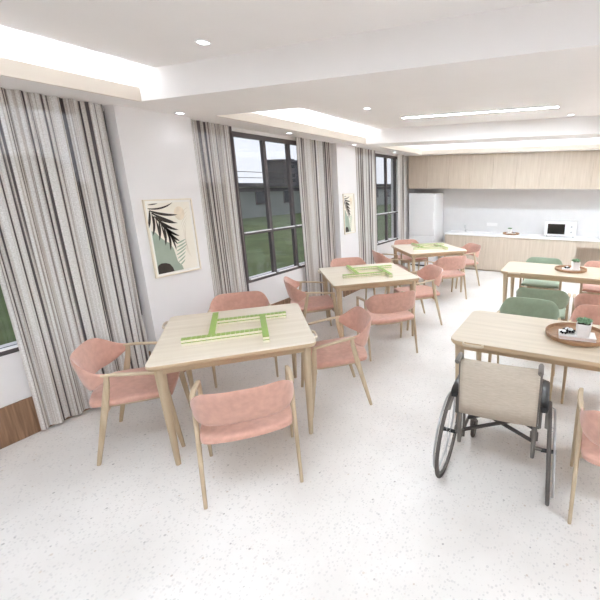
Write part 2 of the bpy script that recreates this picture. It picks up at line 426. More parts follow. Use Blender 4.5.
# ------------------------------------------------------------------ curtains
def curtain(y0, y1, label, amp=.045, folds=9, seed=0, x=WX+.068, z0=.03):
    rnd = random.Random(seed)
    n = folds*14; rows = 10
    ph = [rnd.uniform(.75, 1.3) for _ in range(folds+1)]; tot = sum(ph[:folds])
    am = [rnd.uniform(.55, 1.1)*amp for _ in range(folds+2)]
    bounds = [0]
    for p in ph[:folds]: bounds.append(bounds[-1]+p/tot)
    me_v = []; uvs = []; cum = 0; last = None; xs = []
    for i in range(n+1):
        u = i/n
        k = max(j for j in range(folds) if bounds[j] <= u+1e-9); fr = (u-bounds[k])/(bounds[k+1]-bounds[k])
        a = am[k]*(1-fr)+am[k+1]*fr
        s = math.sin(2*PI*fr)
        s = math.copysign(abs(s)**.7, s)
        px = x + a*s; py = y0+(y1-y0)*(u + .25/folds*math.sin(4*PI*fr)*.35)
        if last: cum += math.hypot(px-last[0], py-last[1])
        last = (px, py); xs.append((px, py, cum, a*s))
    bm = bmesh.new(); uvl = bm.loops.layers.uv.new('UVMap'); grid = []
    for r in range(rows+1):
        z = z0+(Z1-.004-z0)*r/rows; row = []
        fl = 1
        for (px, py, c, s) in xs:
            v = bm.verts.new((max(x+s*fl, WX+.022), py + .003*math.sin(z*2+c*3), z + (0 if 0 < r < rows else .0))); row.append((v, c, z))
        grid.append(row)
    for r in range(rows):
        for i in range(n):
            q = [grid[r][i], grid[r][i+1], grid[r+1][i+1], grid[r+1][i]]
            f = bm.faces.new([v[0] for v in q]); f.smooth = True
            for lp, v in zip(f.loops, q): lp[uvl].uv = (v[1]+seed*1.7, v[2])
    o = obj('curtain', bm, M['curtain']); 
    for p in o.data.polygons: p.use_smooth = True
    return tag(o, label, 'curtain', 'striped sheer curtains at the windows')
curtain(1.40, 2.36, 'wide striped sheer curtain at the near left edge, beside the nearer palm picture', .034, 8, 1)
curtain(3.19, 3.77, 'narrow striped curtain at the near side of the middle window', .03, 6, 2)
curtain(4.95, 5.85, 'pale striped curtain at the far side of the middle window', .03, 9, 3)
curtain(6.60, 7.42, 'striped curtain between the further picture and the furthest window', .03, 7, 4)
curtain(8.50, 8.87, 'narrow curtain at the far side of the furthest window, beside the fridge', .03, 4, 5)

# ------------------------------------------------------------------ outdoors
struct('ground', B(-80, WX-.4, -30, 60, -.35, -.30), M['lawn'])
bm = bmesh.new(); box(bm, -7.2, -6.0, -5, 30, -.30, -.285)
struct('garden_path', bm, M['path'])
def building(label, x0, x1, y0, y1, z1, mats, storeys, ex=0):
    t = thing('building', label, 'building', (0, 0, 0))
    obj('wall', B(x0, x1, y0, y1, -.3, z1), mats, t)
    bm = bmesh.new(); box(bm, x0-.3, x1+.5, y0-.3, y1+.3, z1, z1+.25); obj('roof', bm, M['haus2'], t)
    n = int((y1-y0)/3)
    for s in range(storeys):
        zb = -.3+(z1+.3)*s/storeys
        obj('floor_band', B(x1, x1+.12, y0, y1, zb+(z1+.3)/storeys-.35, zb+(z1+.3)/storeys-.1), M['haus2'], t)
        for k in range(n):
            yy = y0+(y1-y0)*(k+.5)/n
            f = obj('window', B(x1, x1+.05, yy-.6, yy+.6, zb+.9, zb+2.1), M['frame'], t)
            obj('pane', B(x1+.05, x1+.06, yy-.52, yy+.52, zb+.98, zb+2.02), M['hausglass'], f)
building('low grey rendered house seen through the middle window', -32, -22, 6.5, 46, 1.9, M['haus'], 1)
building('taller dark block with flat roof beyond the middle window', -36.5, -34, 40, 62, 4.8, M['haus2'], 3)
building('grey terrace of houses seen through the nearest window', -34, -24, -20, 4.5, 2.0, M['haus'], 1)
# railing on the low roof
t = thing('roof_railing', 'thin black railing along the low house roof outside the middle window', 'railing', (-21.9, 0, 2.15))
for zz in (.35, .75): obj('rail', B(-.02, .02, 8, 40, zz, zz+.04), M['rail'], t)
for k in range(9): obj('post', B(-.025, .025, 8+k*4-.02, 8+k*4+.02, 0, .79), M['rail'], t)
def tree(x, y, h, r, label, seed):
    rnd = random.Random(seed)
    t = thing('tree', label, 'tree', (x, y, -.3))
    bm = bmesh.new(); sweep(bm, [(0, 0, 0), (.05, .03, h*.3), (-.03, .08, h*.65)], [.16, .12, .06], 10); obj('trunk', bm, M['bark'], t, True)
    bm = bmesh.new()
    for k in range(260):
        a = rnd.uniform(0, 2*PI); zz = rnd.uniform(-1, 1); q = math.sqrt(1-zz*zz)*rnd.uniform(.55, 1)
        p = Vector((q*math.cos(a)*r, q*math.sin(a)*r, h*.66+zz*r*.8))
        s = rnd.uniform(.10, .26)*r
        u = bmesh.new(); bmesh.ops.create_icosphere(u, subdivisions=1, radius=s)
        for v in u.verts: v.co *= rnd.uniform(.6, 1.2)
        merge(bm, u, 0, Matrix.Translation(p))
    obj('foliage', bm, M['leaves'], t)
tree(-17, 24, 3.4, 1.3, 'small dark green tree on the lawn outside the furthest window', 3)
tree(-12, 5.2, 3.0, 1.1, 'green tree on the lawn outside the nearest window', 4)
tree(-20, 17.5, 2.4, .9, 'low rounded tree in front of the low grey house', 5)

# ------------------------------------------------------------------ pictures
def picture(y0, y1, z0, z1, label):
    x = PFX; t = thing('framed_print', label, 'picture', (x, (y0+y1)/2, (z0+z1)/2))
    W = y1-y0; H = z1-z0; w2, h2 = W/2, H/2
    bm = bmesh.new(); fr = .012
    for a in ((-w2, w2, h2-fr, h2), (-w2, w2, -h2, -h2+fr), (-w2, -w2+fr, -h2+fr, h2-fr), (w2-fr, w2, -h2+fr, h2-fr)): box(bm, .001, .022, a[0], a[1], a[2], a[3])
    obj('frame', bm, M['oakframe'], t)
    obj('mount', B(.001, .012, -w2+fr, w2-fr, -h2+fr, h2-fr), M['paper'], t)
    # printed artwork: thin layered shapes on the sheet (u 0..1 to the right, v 0..1 up)
    m = .035
    def P(u, v, d): return (.012+d, -w2+m+(W-2*m)*u, -h2+m+(H-2*m)*v)
    def poly(bm, pts, d): 
        f = bm.faces.new([bm.verts.new(P(u, v, d)) for u, v in pts])
    bm = bmesh.new(); poly(bm, [(0, 0), (1, 0), (1, 1), (0, 1)], .0006); obj('sheet', bm, M['paper2'], t)
    bm = bmesh.new()
    poly(bm, [(0, 0)]+[(.62-.02*k, .0+.0*k) for k in range(1)]+[(.60, .06), (.50, .14), (.47, .25), (.45, .33), (.38, .42), (.28, .46), (.18, .52), (.08, .6), (0, .62)], .0010)
    obj('green_shape', bm, M['sage'], t)
    bm = bmesh.new(); poly(bm, [(0, 0), (.38, .0), (.36, .06), (.30, .12), (.20, .145), (.10, .15), (.03, .13), (0, .1)], .0014); obj('dark_arch', bm, M['umber'], t)
    bm = bmesh.new(); poly(bm, [(.72+.13*math.cos(2*PI*k/20), .84+.10*math.sin(2*PI*k/20)) for k in range(20)], .0010); obj('tan_disc', bm, M['tan'], t)
    def frond(bm, p0, ang, L, wd, d, bend=.0, n=8):
        pts = []; a = ang
        x_, y_ = p0; cen = [(x_, y_, a)]
        for k in range(n):
            x_ += math.cos(a)*L/n; y_ += math.sin(a)*L/n*(W-2*m)/(H-2*m); a += bend/n; cen.append((x_, y_, a))
        up, dn = [], []
        for k, (cx, cy, ca) in enumerate(cen):
            q = wd*math.sin(PI*min(1, (k+.6)/(n+.6)))**.7
            up.append((cx-math.sin(ca)*q, cy+math.cos(ca)*q*.7)); dn.append((cx+math.sin(ca)*q, cy-math.cos(ca)*q*.7))
        poly(bm, up+dn[::-1], d)
    # spiky grey leaf outlines
    bm = bmesh.new()
    for k in range(7): frond(bm, (.50+.035*abs(k-3)*.3, .40-.055*k), math.radians(12+3*k), .33-.03*abs(k-2), .017, .0012, .25)
    obj('striped_leaf', bm, M['mint'], t)
    bm = bmesh.new()
    for k in range(12): frond(bm, (.96-.02*k, .92-.05*k), math.radians(205+7*k), .36, .005, .0009, .5)
    obj('pale_leaf_lines', bm, M['tanline'], t)
    # palm leaf
    bm = bmesh.new()
    frond(bm, (.02, .98), math.radians(3), .22, .011, .0018, .1)
    frond(bm, (0, .93), math.radians(-8), .62, .018, .0018, .75)
    stem = [(.03, .90), (.10, .82), (.20, .74), (.30, .66), (.38, .58)]
    for i, (u, v) in enumerate(stem):
        frond(bm, (u, v), math.radians(-22-8*i), .66-.08*i, .027, .0018, .45)
        frond(bm, (u+.03, v-.03), math.radians(-32-8*i), .55-.065*i, .023, .0018, .3)
        frond(bm, (u, v), math.radians(-95+3*i), .42, .027, .0018, -.35)
        frond(bm, (u+.04, v-.05), math.radians(-84+4*i), .36, .020, .0018, -.3)
    frond(bm, (.03, .92), math.radians(-50), .62, .009, .0020, -.1)
    obj('palm_leaf', bm, M['umber'], t)
M['oakframe'] = mat('light_wood_frame', (228, 217, 198), .5, noise=.04)
M['paper'] = mat('white_mount_board', (240, 237, 230), .8, noise=.01)
M['paper2'] = mat('cream_print_paper', (238, 232, 218), .8, noise=.02, scale=8)
M['sage'] = mat('printed_sage_green', (160, 172, 156), .8, noise=.05, scale=8)
M['umber'] = mat('printed_dark_umber', (62, 54, 48), .8, noise=.06)
M['tan'] = mat('printed_tan', (230, 216, 194), .8, noise=.12, scale=14)
M['tanline'] = mat('printed_pale_line', (216, 206, 188), .8, noise=.04)
M['mint'] = mat('printed_grey_green', (166, 182, 160), .8, noise=.04)
picture(2.51, 3.03, 1.093, 1.865, 'framed palm leaf print on the wall beside the nearest curtain')
picture(6.02, 6.39, 1.141, 1.855, 'framed palm leaf print on the wall pier between the two further windows')

# ------------------------------------------------------------------ kitchen
CF = 9.16
cu = .5
# base cabinets: units left of the open knee space
xs = [-2.97+.498*k for k in range(7)]
xs[-1] = .02
names = ['first from the fridge', 'second from the fridge', 'third from the fridge', 'fourth from the fridge', 'under the microwave, left unit', 'right beside the open knee space']
def base_unit(x0, x1, label):
    t = thing('base_cabinet', label, 'cabinet', ((x0+x1)/2, CF, 0), 0, 'pale wood base cabinets')
    h = (x1-x0)/2; bm = bmesh.new()
    box(bm, -h, h, .02, .598, .08, .835); box(bm, -h, h, .06, .598, 0, .08)
    obj('body', bm, M['cab'], t)
    d = obj('door', B(-h+.0025, h-.0025, 0, .02, .04, .80, .002, 1), M['cab'], t)
    obj('finger_rail', B(-h, h, .004, .02, .803, .833), M['cab'], t)
for k in range(6): base_unit(xs[k], xs[k+1], 'pale wood base cabinet, %s' % names[k])
# open knee space
t = thing('knee_space_unit', 'open shelf unit with a dark recess at the right end of the counter', 'cabinet', (.02, CF, 0))
bm = bmesh.new(); box(bm, 0, .02, .0, .598, 0, .70); box(bm, 0, 1.5, 0, .598, .70, .835); box(bm, 1.48, 1.5, 0, .598, 0, .70); box(bm, .02, 1.48, .57, .598, 0, .70)
obj('body', bm, M['cab'], t)
xx = [1.52, 2.1, 2.68]
bm = bmesh.new(); box(bm, -2.98, 3.2, CF-.015, Y1-.002, .836, .876, .003, 1)
tag(obj('worktop', bm, M['worktop']), 'long white worktop over the base cabinets along the back wall', 'worktop')
base_unit(1.52, 2.36, 'pale wood base cabinet right of the open knee space'); base_unit(2.36, 3.19, 'pale wood base cabinet at the right end of the counter')
# upper cabinets
UF = 9.12
seams = [-3.93, -3.425, -2.878, -2.377, -1.86, -1.35, -.84, -.33, .18, .69, 1.2, 1.71, 2.22, 2.73, 3.24]
ordn = ['above the fridge, at the window end', 'above the right side of the fridge', 'third from the window wall', 'fourth from the window wall', 'above the wall socket', 'above the counter tray with a plant', 'seventh from the window wall', 'above the microwave', 'just right of the microwave', 'tenth from the window wall', 'eleventh from the window wall', 'twelfth from the window wall', 'thirteenth from the window wall', 'at the right end of the row']
for k in range(len(seams)-1):
    x0, x1 = seams[k], seams[k+1]; h = (x1-x0)/2
    t = thing('wall_cabinet', 'pale wood wall cabinet, %s' % ordn[k], 'cabinet', ((x0+x1)/2, UF, 1.92), 0, 'pale wood wall cabinets')
    obj('body', B(-h, h, .02, Y1-UF-.002, .0, Z1-1.92-.002), M['cab'], t)
    obj('door', B(-h+.0025, h-.0025, 0, .02, .0, Z1-1.92-.004, .002, 1), M['cab'], t)
# fridge
t = thing('fridge', 'tall white two-door fridge freezer in the corner beside the counter', 'fridge', (-3.56, 9.08, 0))
obj('body', B(-.34, .34, .05, .66, .03, 1.81, .008), M['white'], t)
d = obj('door', B(-.34, .34, 0, .045, .79, 1.81, .01), M['white'], t)
obj('handle', B(.29, .315, -.03, 0, .95, 1.35, .006), M['white'], d)
d = obj('door', B(-.34, .34, 0, .045, .05, .775, .01), M['white'], t)
obj('handle', B(.29, .315, -.03, 0, .45, .72, .006), M['white'], d)
obj('plinth', B(-.32, .32, .06, .6, 0, .03), M['black'], t)
# microwave
t = thing('microwave', 'white microwave oven with black door glass on the counter', 'microwave', (-.345, 9.40, .877))
obj('casing', B(-.33, .33, 0, .34, .012, .33, .012), M['white'], t)
bm = bmesh.new(); box(bm, -.30, .13, -.012, .0, .035, .31, .004)
d = obj('door', bm, M['white'], t); obj('door_glass', B(-.27, .095, -.016, -.012, .06, .285, .001, 1), M['blackglass'], d)
obj('control_panel', B(.15, .31, -.008, 0, .035, .31, .003), M['pebw'], t)
bm = bmesh.new()
for k in range(2):
    a = bmesh.new(); lathe(a, [(0, 0), (.024, 0), (.022, .02), (0, .02)], 20); merge(bm, a, 0, Matrix.Translation((.23, -.008, .11+.12*k)) @ Matrix.Rotation(PI/2, 4, 'X'))
obj('dial', bm, M['steel'], t, True)
for sx in (-.28, .28):
    for sy in (.04, .30): obj('foot', B(sx-.015, sx+.015, sy-.015, sy+.015, 0, .012), M['black'], t)
# sink and tap
t = thing('tap', 'small steel mixer tap on the counter near the fridge', 'tap', (-2.58, 9.62, .876))
bm = bmesh.new(); lathe(bm, [(0, 0), (.026, 0), (.024, .02), (.012, .03), (.012, .05), (0, .05)], 20); obj('base', bm, M['steel'], t, True)
bm = bmesh.new(); sweep(bm, [(0, 0, .04)]+[(0, -.06+.06*math.cos(a), .11+.06*math.sin(a)) for a in [PI*k/8 for k in range(9)]]+[(0, -.12, .09)], .008, 10); obj('spout', bm, M['steel'], t, True)
bm = bmesh.new(); sweep(bm, [(0, 0, .035), (.05, 0, .055)], .005, 8); obj('lever', bm, M['steel'], t, True)
t = tag(obj('wall_socket', B(-2.08, -1.82, Y1-.012, Y1-.001, 1.02, 1.10, .003, 1), M['white']), 'white double wall socket on the splashback left of the counter tray', 'socket')

# ------------------------------------------------------------------ chairs
def make_chair(mt, label):
    t = thing('armchair', label, 'chair')
    JX, JY, JZ = .300, -.12, .70
    # upholstered wrap-round backrest shell
    nu, nv = 30, 8
    def plan(a):  # a -1..1
        th = a*PI/2
        s = math.sin(th); c = math.cos(th)
        return Vector((.303*math.copysign(abs(s)**.72, s), JY-.215*abs(c)**.80))
    outer = []; bm = bmesh.new(); th = .013
    G = {}
    for side in (0, 1):
        for i in range(nu+1):
            a = -1+2*i/nu
            p = plan(a); p1 = plan(min(1, a+.01)); p0 = plan(max(-1, a-.01)); tg = (p1-p0).normalized(); nrm = Vector((tg.y, -tg.x))
            if nrm.dot(p-Vector((0, JY+.1))) < 0: nrm = -nrm
            q = abs(a)
            e = max(0, (q-.34)/.66); sm = e*e*(3-2*e)
            top = .824-.112*sm; bot = .572+.095*max(0, (q-.40)/.60)**3
            for j in range(nv+1):
                v = j/nv; z = bot+(top-bot)*v
                lean = .055*(v-.55)*(1-sm)
                edge = math.sqrt(max(0, 1-(2*v-1)**6))*.9+.1
                endt = 1-.35*sm
                off = (th if side else -th)*edge*endt
                G[side, i, j] = bm.verts.new((p.x+nrm.x*(off+lean), p.y+nrm.y*(off+lean), z))
    for side in (0, 1):
        for i in range(nu):
            for j in range(nv): bm.faces.new((G[side, i, j], G[side, i+1, j], G[side, i+1, j+1], G[side, i, j+1]))
    for i in range(nu):
        bm.faces.new((G[0, i, 0], G[0, i+1, 0], G[1, i+1, 0], G[1, i, 0])); bm.faces.new((G[0, i, nv], G[0, i+1, nv], G[1, i+1, nv], G[1, i, nv]))
    for j in range(nv):
        bm.faces.new((G[0, 0, j], G[0, 0, j+1], G[1, 0, j+1], G[1, 0, j])); bm.faces.new((G[0, nu, j], G[0, nu, j+1], G[1, nu, j+1], G[1, nu, j]))
    o = obj('backrest', bm, mt, t, True)
    for p in o.data.polygons: p.use_smooth = True
    md = o.modifiers.new('s', 'SUBSURF'); md.levels = 1; md.render_levels = 1
    # seat cushion
    out = []
    pts = [(-.268, .225), (-.240, .255), (.240, .255), (.268, .225), (.280, .10), (.284, -.06), (.282, -.19), (.252, -.266), (.125, -.298), (0, -.306), (-.125, -.298), (-.252, -.266), (-.282, -.19), (-.284, -.06), (-.280, .10)]
    sm = []
    for i in range(len(pts)):
        p0, p1, p2, p3 = (Vector(pts[(i+k) % len(pts)]) for k in (-1, 0, 1, 2))
        for q in (0, .25, .5, .75):
            v = .5*((2*p1)+(p2-p0)*q+(2*p0-5*p1+4*p2-p3)*q*q+(3*p1-p0-3*p2+p3)*q**3); sm.append((v.x, v.y))
    bm = bmesh.new(); prism(bm, sm, [(.450, .012), (.452, .001), (.456, 0), (.474, 0), (.482, .004), (.487, .014), (.489, .05), (.490, .16)])
    o = obj('seat', bm, mt, t, True)
    # seat frame under the cushion
    bm = bmesh.new()
    prism(bm, [(x*.78, y*.78) for x, y in pts], [(.405, .01), (.41, 0), (.451, 0)])
    obj('seat_frame', bm, M['oak_h'], t)
    for s in (-1, 1):
        # arm: from the backrest joint to the front post
        bm = bmesh.new()
        P = [(s*.303, JY-.03, JZ), (s*.308, JY+.06, JZ-.004), (s*.310, .05, .682), (s*.306, .16, .666), (s*.302, .212, .658)]
        sweep(bm, P, [(.012, .010), (.017, .011), (.017, .011), (.016, .011), (.014, .010)], 12, exp=3)
        obj('arm', bm, M['oak_h'], t, True)
        bm = bmesh.new()
        sweep(bm, [(s*.300, .205, .664), (s*.300, .212, .60), (s*.300, .222, .45), (s*.300, .268, .02), (s*.300, .270, 0)], [(.013, .016), (.015, .020), (.017, .025), (.0115, .014), (.011, .013)], 12, exp=3)
        obj('leg', bm, M['oak'], t, True)
        bm = bmesh.new()
        sweep(bm, [(s*.300, JY, JZ+.004), (s*.300, JY-.01, .62), (s*.298, -.168, .45), (s*.300, -.275, .02), (s*.300, -.28, 0)], [(.013, .015), (.014, .019), (.015, .023), (.0115, .014), (.011, .013)], 12, exp=3)
        obj('leg', bm, M['oak'], t, True)
    obj('stretcher', B(-.295, .295, .195, .225, .405, .432, .004, 1), M['oak_h'], t); obj('stretcher', B(-.295, .295, -.185, -.155, .405, .432, .004, 1), M['oak_h'], t)
    return t
pinkc = make_chair(M['pink'], '')
greenc = make_chair(M['green'], '')
used = {}
def chair(x, y, face, label, green=False, group=None):
    src = greenc if green else pinkc
    rz = math.radians(face-90)
    g = group or ('sage green armchairs' if green else 'pink armchairs')
    if src.name not in used:
        used[src.name] = 1; src.location = (x, y, 0); src.rotation_euler = (0, 0, rz); src['label'] = label; src['group'] = g; return src
    return dup(src, (x, y, 0), rz, label, g)
g1 = 'pink armchairs around the nearest game table'; g2 = 'pink armchairs around the middle game table'; g3 = 'pink armchairs around the furthest game table'
chair(-3.10, 1.76, 46, 'pink armchair in front of the wide near curtain, left of the nearest table', group=g1)
chair(-2.0, 1.78, 136, 'pink armchair closest to the viewer at the nearest table, seen from behind', group=g1)
chair(-2.03, 2.87, 226, 'pink armchair on the right side of the nearest table, seen from its side', group=g1)
chair(-3.22, 2.93, 316, 'pink armchair behind the nearest table, backrest showing above the table edge', group=g1)
chair(-3.16, 4.12, 46, 'pink armchair at the left of the middle table below the middle window', group=g2)
chair(-2.07, 4.10, 136, 'pink armchair with its back to us at the near side of the middle table', group=g2)
chair(-2.11, 5.19, 226, 'pink armchair at the right side of the middle table, turned to the window', group=g2)
chair(-3.28, 5.29, 316, 'pink armchair behind the middle table, backrest against the pale curtain', group=g2)
chair(-3.17, 6.58, 46, 'pink armchair at the left of the furthest game table below the far curtain', group=g3)
chair(-2.13, 6.62, 136, 'pink armchair with its back to us at the near side of the furthest game table', group=g3)
chair(-2.14, 7.70, 226, 'pink armchair at the right of the furthest game table, in front of the counter', group=g3)
chair(-3.29, 7.75, 316, 'pink armchair behind the furthest game table, in front of the fridge', group=g3)
chair(-.375, 3.87, 270, 'sage green armchair tucked at the far side of the table with the wheelchair', True)
chair(-.31, 5.02, 90, 'sage green armchair, its back to us, at the near side of the further table', True)
chair(-.45, 6.50, 270, 'sage green armchair behind the further long table, facing us', True)
chair(.335, 3.86, 270, 'pink armchair at the far side of the near long table, behind the big succulent', group='pink armchairs at the long tables')
chair(.36, 5.0, 90, 'pink armchair, its back to us, at the near side of the further long table', group='pink armchairs at the long tables')
chair(.45, 6.50, 270, 'pink armchair behind the further long table at the right edge', group='pink armchairs at the long tables')
chair(.44, 2.44, 90, 'pink armchair cut by the right edge, right of wheelchair', group='pink armchairs at the long tables')

# ------------------------------------------------------------------ tables
TZ = .82
def make_table(name, label, cat, W, D, notches, loc, rz, mt, rad=.05):
    """notches: list of (side, a0, a1) cane-holder bumps; side in 'l','r','f','b'"""
    t = thing(name, label, cat, loc, rz)
    w, d = W/2, D/2
    prof = rrect(-w, w, -d, d, rad, 8)
    bm = bmesh.new()
    prism(bm, prof, [(TZ-.040, .012), (TZ-.028, .002), (TZ-.024, 0), (TZ-.004, 0), (TZ, .004)])
    bm.normal_update()
    bmesh.ops.recalc_face_normals(bm, faces=bm.faces)
    for f in bm.faces: f.material_index = 0 if f.normal.z > .3 else 1
    obj('tabletop', bm, [mt, M['apron']], t)
    bm = bmesh.new()
    a, b = w-.045, d-.045
    for q in ((-a, a, -b, -b+.022), (-a, a, b-.022, b), (-a, -a+.022, -b+.022, b-.022), (a-.022, a, -b+.022, b-.022)): box(bm, q[0], q[1], q[2], q[3], TZ-.085, TZ-.040)
    obj('apron', bm, M['apron'], t)
    for sx in (-1, 1):
        for sy in (-1, 1):
            bm = bmesh.new()
            sweep(bm, [(sx*(w-.075), sy*(d-.07), TZ-.041), (sx*(w-.078), sy*(d-.068), .55), (sx*(w-.09), sy*(d-.045), .02), (sx*(w-.09), sy*(d-.045), 0)], [(.033, .033), (.028, .028), (.016, .016), (.0155, .0155)], 16, exp=3.4)
            obj('leg', bm, M['oak'], t, True)
    for sd, a0, a1 in notches:
        # small holder: a rounded loop that stands out from the edge, with a slot
        bm = bmesh.new(); n = 10; ring = []
        L = a1-a0
        path = [(a0, -.004), (a0+.012, .020), (a0+.04, .028), (a1-.04, .028), (a1-.012, .020), (a1, -.004)]
        def tr(u, o):
            return {'l': (-w-o, u), 'r': (w+o, u), 'f': (u, -d-o), 'b': (u, d+o)}[sd]
        sweep(bm, [(*tr(u, o), TZ-.014) for u, o in path], [(.008, .012)]*6, 8, exp=3)
        obj('cane_holder', bm, mt, t, True)
    return t
A = .80
T1 = make_table('game_table', 'square pale wood game table nearest the viewer, beside the palm picture', 'table', 1.148, 1.148, [('l', .29, .45), ('r', -.45, -.29)], (-2.587, 2.302, 0), A, M['table'])
T2 = make_table('game_table', 'square pale wood game table below the middle window', 'table', 1.148, 1.148, [('l', .29, .45), ('r', -.45, -.29)], (-2.646, 4.657, 0), A-.015, M['table'])
T3 = make_table('game_table', 'furthest square game table, in front of the fridge', 'table', 1.148, 1.148, [('l', .29, .45), ('r', -.45, -.29)], (-2.66, 7.12, 0), A-.03, M['table'])
T4 = make_table('long_table', 'long pale wood table with the wheelchair pushed up to it', 'table', 1.88, .83, [('f', -.82, -.66), ('b', .66, .82)], (.09, 2.768+.415, 0), 0, M['table_r'], .085)
T5 = make_table('long_table', 'long pale wood table nearer the counter, right of the room', 'table', 1.88, .82, [('f', -.82, -.66), ('b', .66, .82)], (-.01, 5.49+.41, 0), 0, M['table_r'], .085)

# ------------------------------------------------------------------ mahjong tiles
def make_tile():
    bm = bmesh.new(); lx, ly, lz = .0342, .050, .0255
    t = bmesh.new(); prism(t, rrect(-lx/2, lx/2, -ly/2, ly/2, .003, 2), [(0, .002), (.0015, 0), (lz*.76, 0)]); merge(bm, t, 0)
    t = bmesh.new(); prism(t, rrect(-lx/2, lx/2, -ly/2, ly/2, .003, 2), [(lz*.76, 0), (lz-.0015, 0), (lz, .002)]); merge(bm, t, 1)
    o = obj('mahjong_tile', bm, [M['tile_w'], M['tile_g']])
    return o
proto = make_tile(); first = [True]
def walls(tx, ty, a, where, stuff=False):
    hl = .0365*17
    # pinwheel: near, right, far, left  (start x, start y, direction)
    W = [(-.410, -.250, 0, 'near'), (.225, -.455, 1, 'right'), (-.178, .155, 0, 'far'), (-.190, -.225, 1, 'left')]
    ca, sa = math.cos(a), math.sin(a)
    mats = []
    for wx, wy, d, nm in W:
        for lay in range(2):
            for k in range(17):
                o_ = .0365*(k+.5)
                lx, ly = (wx+o_, wy) if d == 0 else (wx, wy+o_)
                X = tx+(lx*ca-ly*sa)*.945; Y = ty+(lx*sa+ly*ca)*.945
                z = TZ+.0005+lay*.0258
                rz = a+(0 if d == 0 else PI/2)
                if stuff: mats.append((X, Y, z, rz)); continue
                if first[0]: o = proto; first[0] = False
                else: o = proto.copy(); COL.objects.link(o)
                o.location = (X, Y, z); o.rotation_euler = (0, 0, rz); o.scale = (.945, .945, 1)
                tag(o, 'green backed tile, %s layer of the %s tile wall on the %s game table' % (['lower', 'upper'][lay], nm, where), 'game tile', 'tiles of the %s wall, %s layer, %s game table' % (nm, ['lower', 'upper'][lay], where))
    if stuff:
        bm = bmesh.new()
        for X, Y, z, rz in mats:
            t = bmesh.new(); t.from_mesh(proto.data); merge(bm, t, None, Matrix.Translation((X, Y, z)) @ Matrix.Rotation(rz, 4, 'Z') @ Matrix.Diagonal((.945, .945, 1, 1)))
        o = obj('mahjong_tiles', bm, [M['tile_w'], M['tile_g']])
        o['kind'] = 'stuff'; tag(o, 'green backed mahjong tiles laid in four walls on the furthest game table', 'game tiles')
walls(-2.587, 2.302, A, 'nearest')
walls(-2.646, 4.657, A-.015, 'middle')
walls(-2.66, 7.12, A-.03, 'furthest', True)

# ------------------------------------------------------------------ trays with succulents
def succulent(name_label, loc, s, seed, square=True):
    rnd = random.Random(seed)
    t = thing('potted_succulent', name_label, 'potted plant', loc, rnd.uniform(-.2, .2))
    bm = bmesh.new(); h = .105*s; wt = .055*s; wb = .048*s
    if square:
        rings = []
        prof = [(0, wb-.006), (.003, wb), (h, wt), (h, wt-.006), (h-.012, wt-.007)]
        for z, q in prof: rings.append([bm.verts.new((x, y, z)) for x, y in rrect(-q, q, -q, q, q*.45, 6)])
        n = len(rings[0])
        for a, b in zip(rings, rings[1:]):
            for k in range(n): bm.faces.new((a[k], a[(k+1) % n], b[(k+1) % n], b[k]))
        bm.faces.new(rings[0][::-1])
    obj('pot', bm, M['pot'], t, True)
    bm = bmesh.new(); prism(bm, rrect(-wt+.008, wt-.008, -wt+.008, wt-.008, wt*.4, 4), [(h-.03, 0), (h-.012, .0)]); obj('soil', bm, M['soil'], t)
    bm = bmesh.new()
    for (cx, cy, rs) in [(0, -.004, 1), (.032*s, .015*s, .75), (-.034*s, .008*s, .78), (.004, .034*s, .7), (.02*s, -.034*s, .66), (-.022*s, -.032*s, .6)]:
        for ring, (cnt, ln, el) in enumerate([(7, .042, 18), (6, .035, 42), (4, .026, 66)]):
            for k in range(cnt):
                az = 2*PI*(k+.5*ring)/cnt+rnd.uniform(-.15, .15); e = math.radians(el+rnd.uniform(-8, 8)); L = ln*rs*s
                d = Vector((math.cos(az)*math.cos(e), math.sin(az)*math.cos(e), math.sin(e)))
                p0 = Vector((cx, cy, h+.004+.004*ring))
                pts = [p0+d*L*f+Vector((0, 0, .25*L*f*f)) for f in (0, .35, .7, .92, 1.05)]
                wd = .0115*rs*s
                sweep(bm, pts, [(wd*.45, wd*.3), (wd*.9, wd*.45), (wd*1.05, wd*.45), (wd*.6, wd*.3), (wd*.1, wd*.1)], 6)
    obj('leaves', bm, M['leaf'], t, True)
def tray(x, y, z, r, label):
    bm = bmesh.new(); lathe(bm, [(0, 0), (r-.012, 0), (r, .006), (r+.004, .034), (r-.002, .036), (r-.010, .010), (r-.016, .008), (0, .008)], 56)
    o = obj('round_tray', bm, M['traywood'], None, True, (x, y, z)); tag(o, label, 'tray', 'round brown serving trays'); return o
def book(x, y, z, w, d, h, rz, label):
    t = thing('book', label, 'book', (x, y, z), rz)
    bm = bmesh.new(); box(bm, -w/2, w/2, -d/2, d/2, 0, .003); box(bm, -w/2, w/2, -d/2, d/2, h-.003, h); box(bm, -w/2, -w/2+.003, -d/2, d/2, .003, h-.003)
    obj('cover', bm, M['book'], t)
    obj('pages', B(-w/2+.003, w/2-.004, -d/2+.004, d/2-.004, .003, h-.003), M['pages'], t)
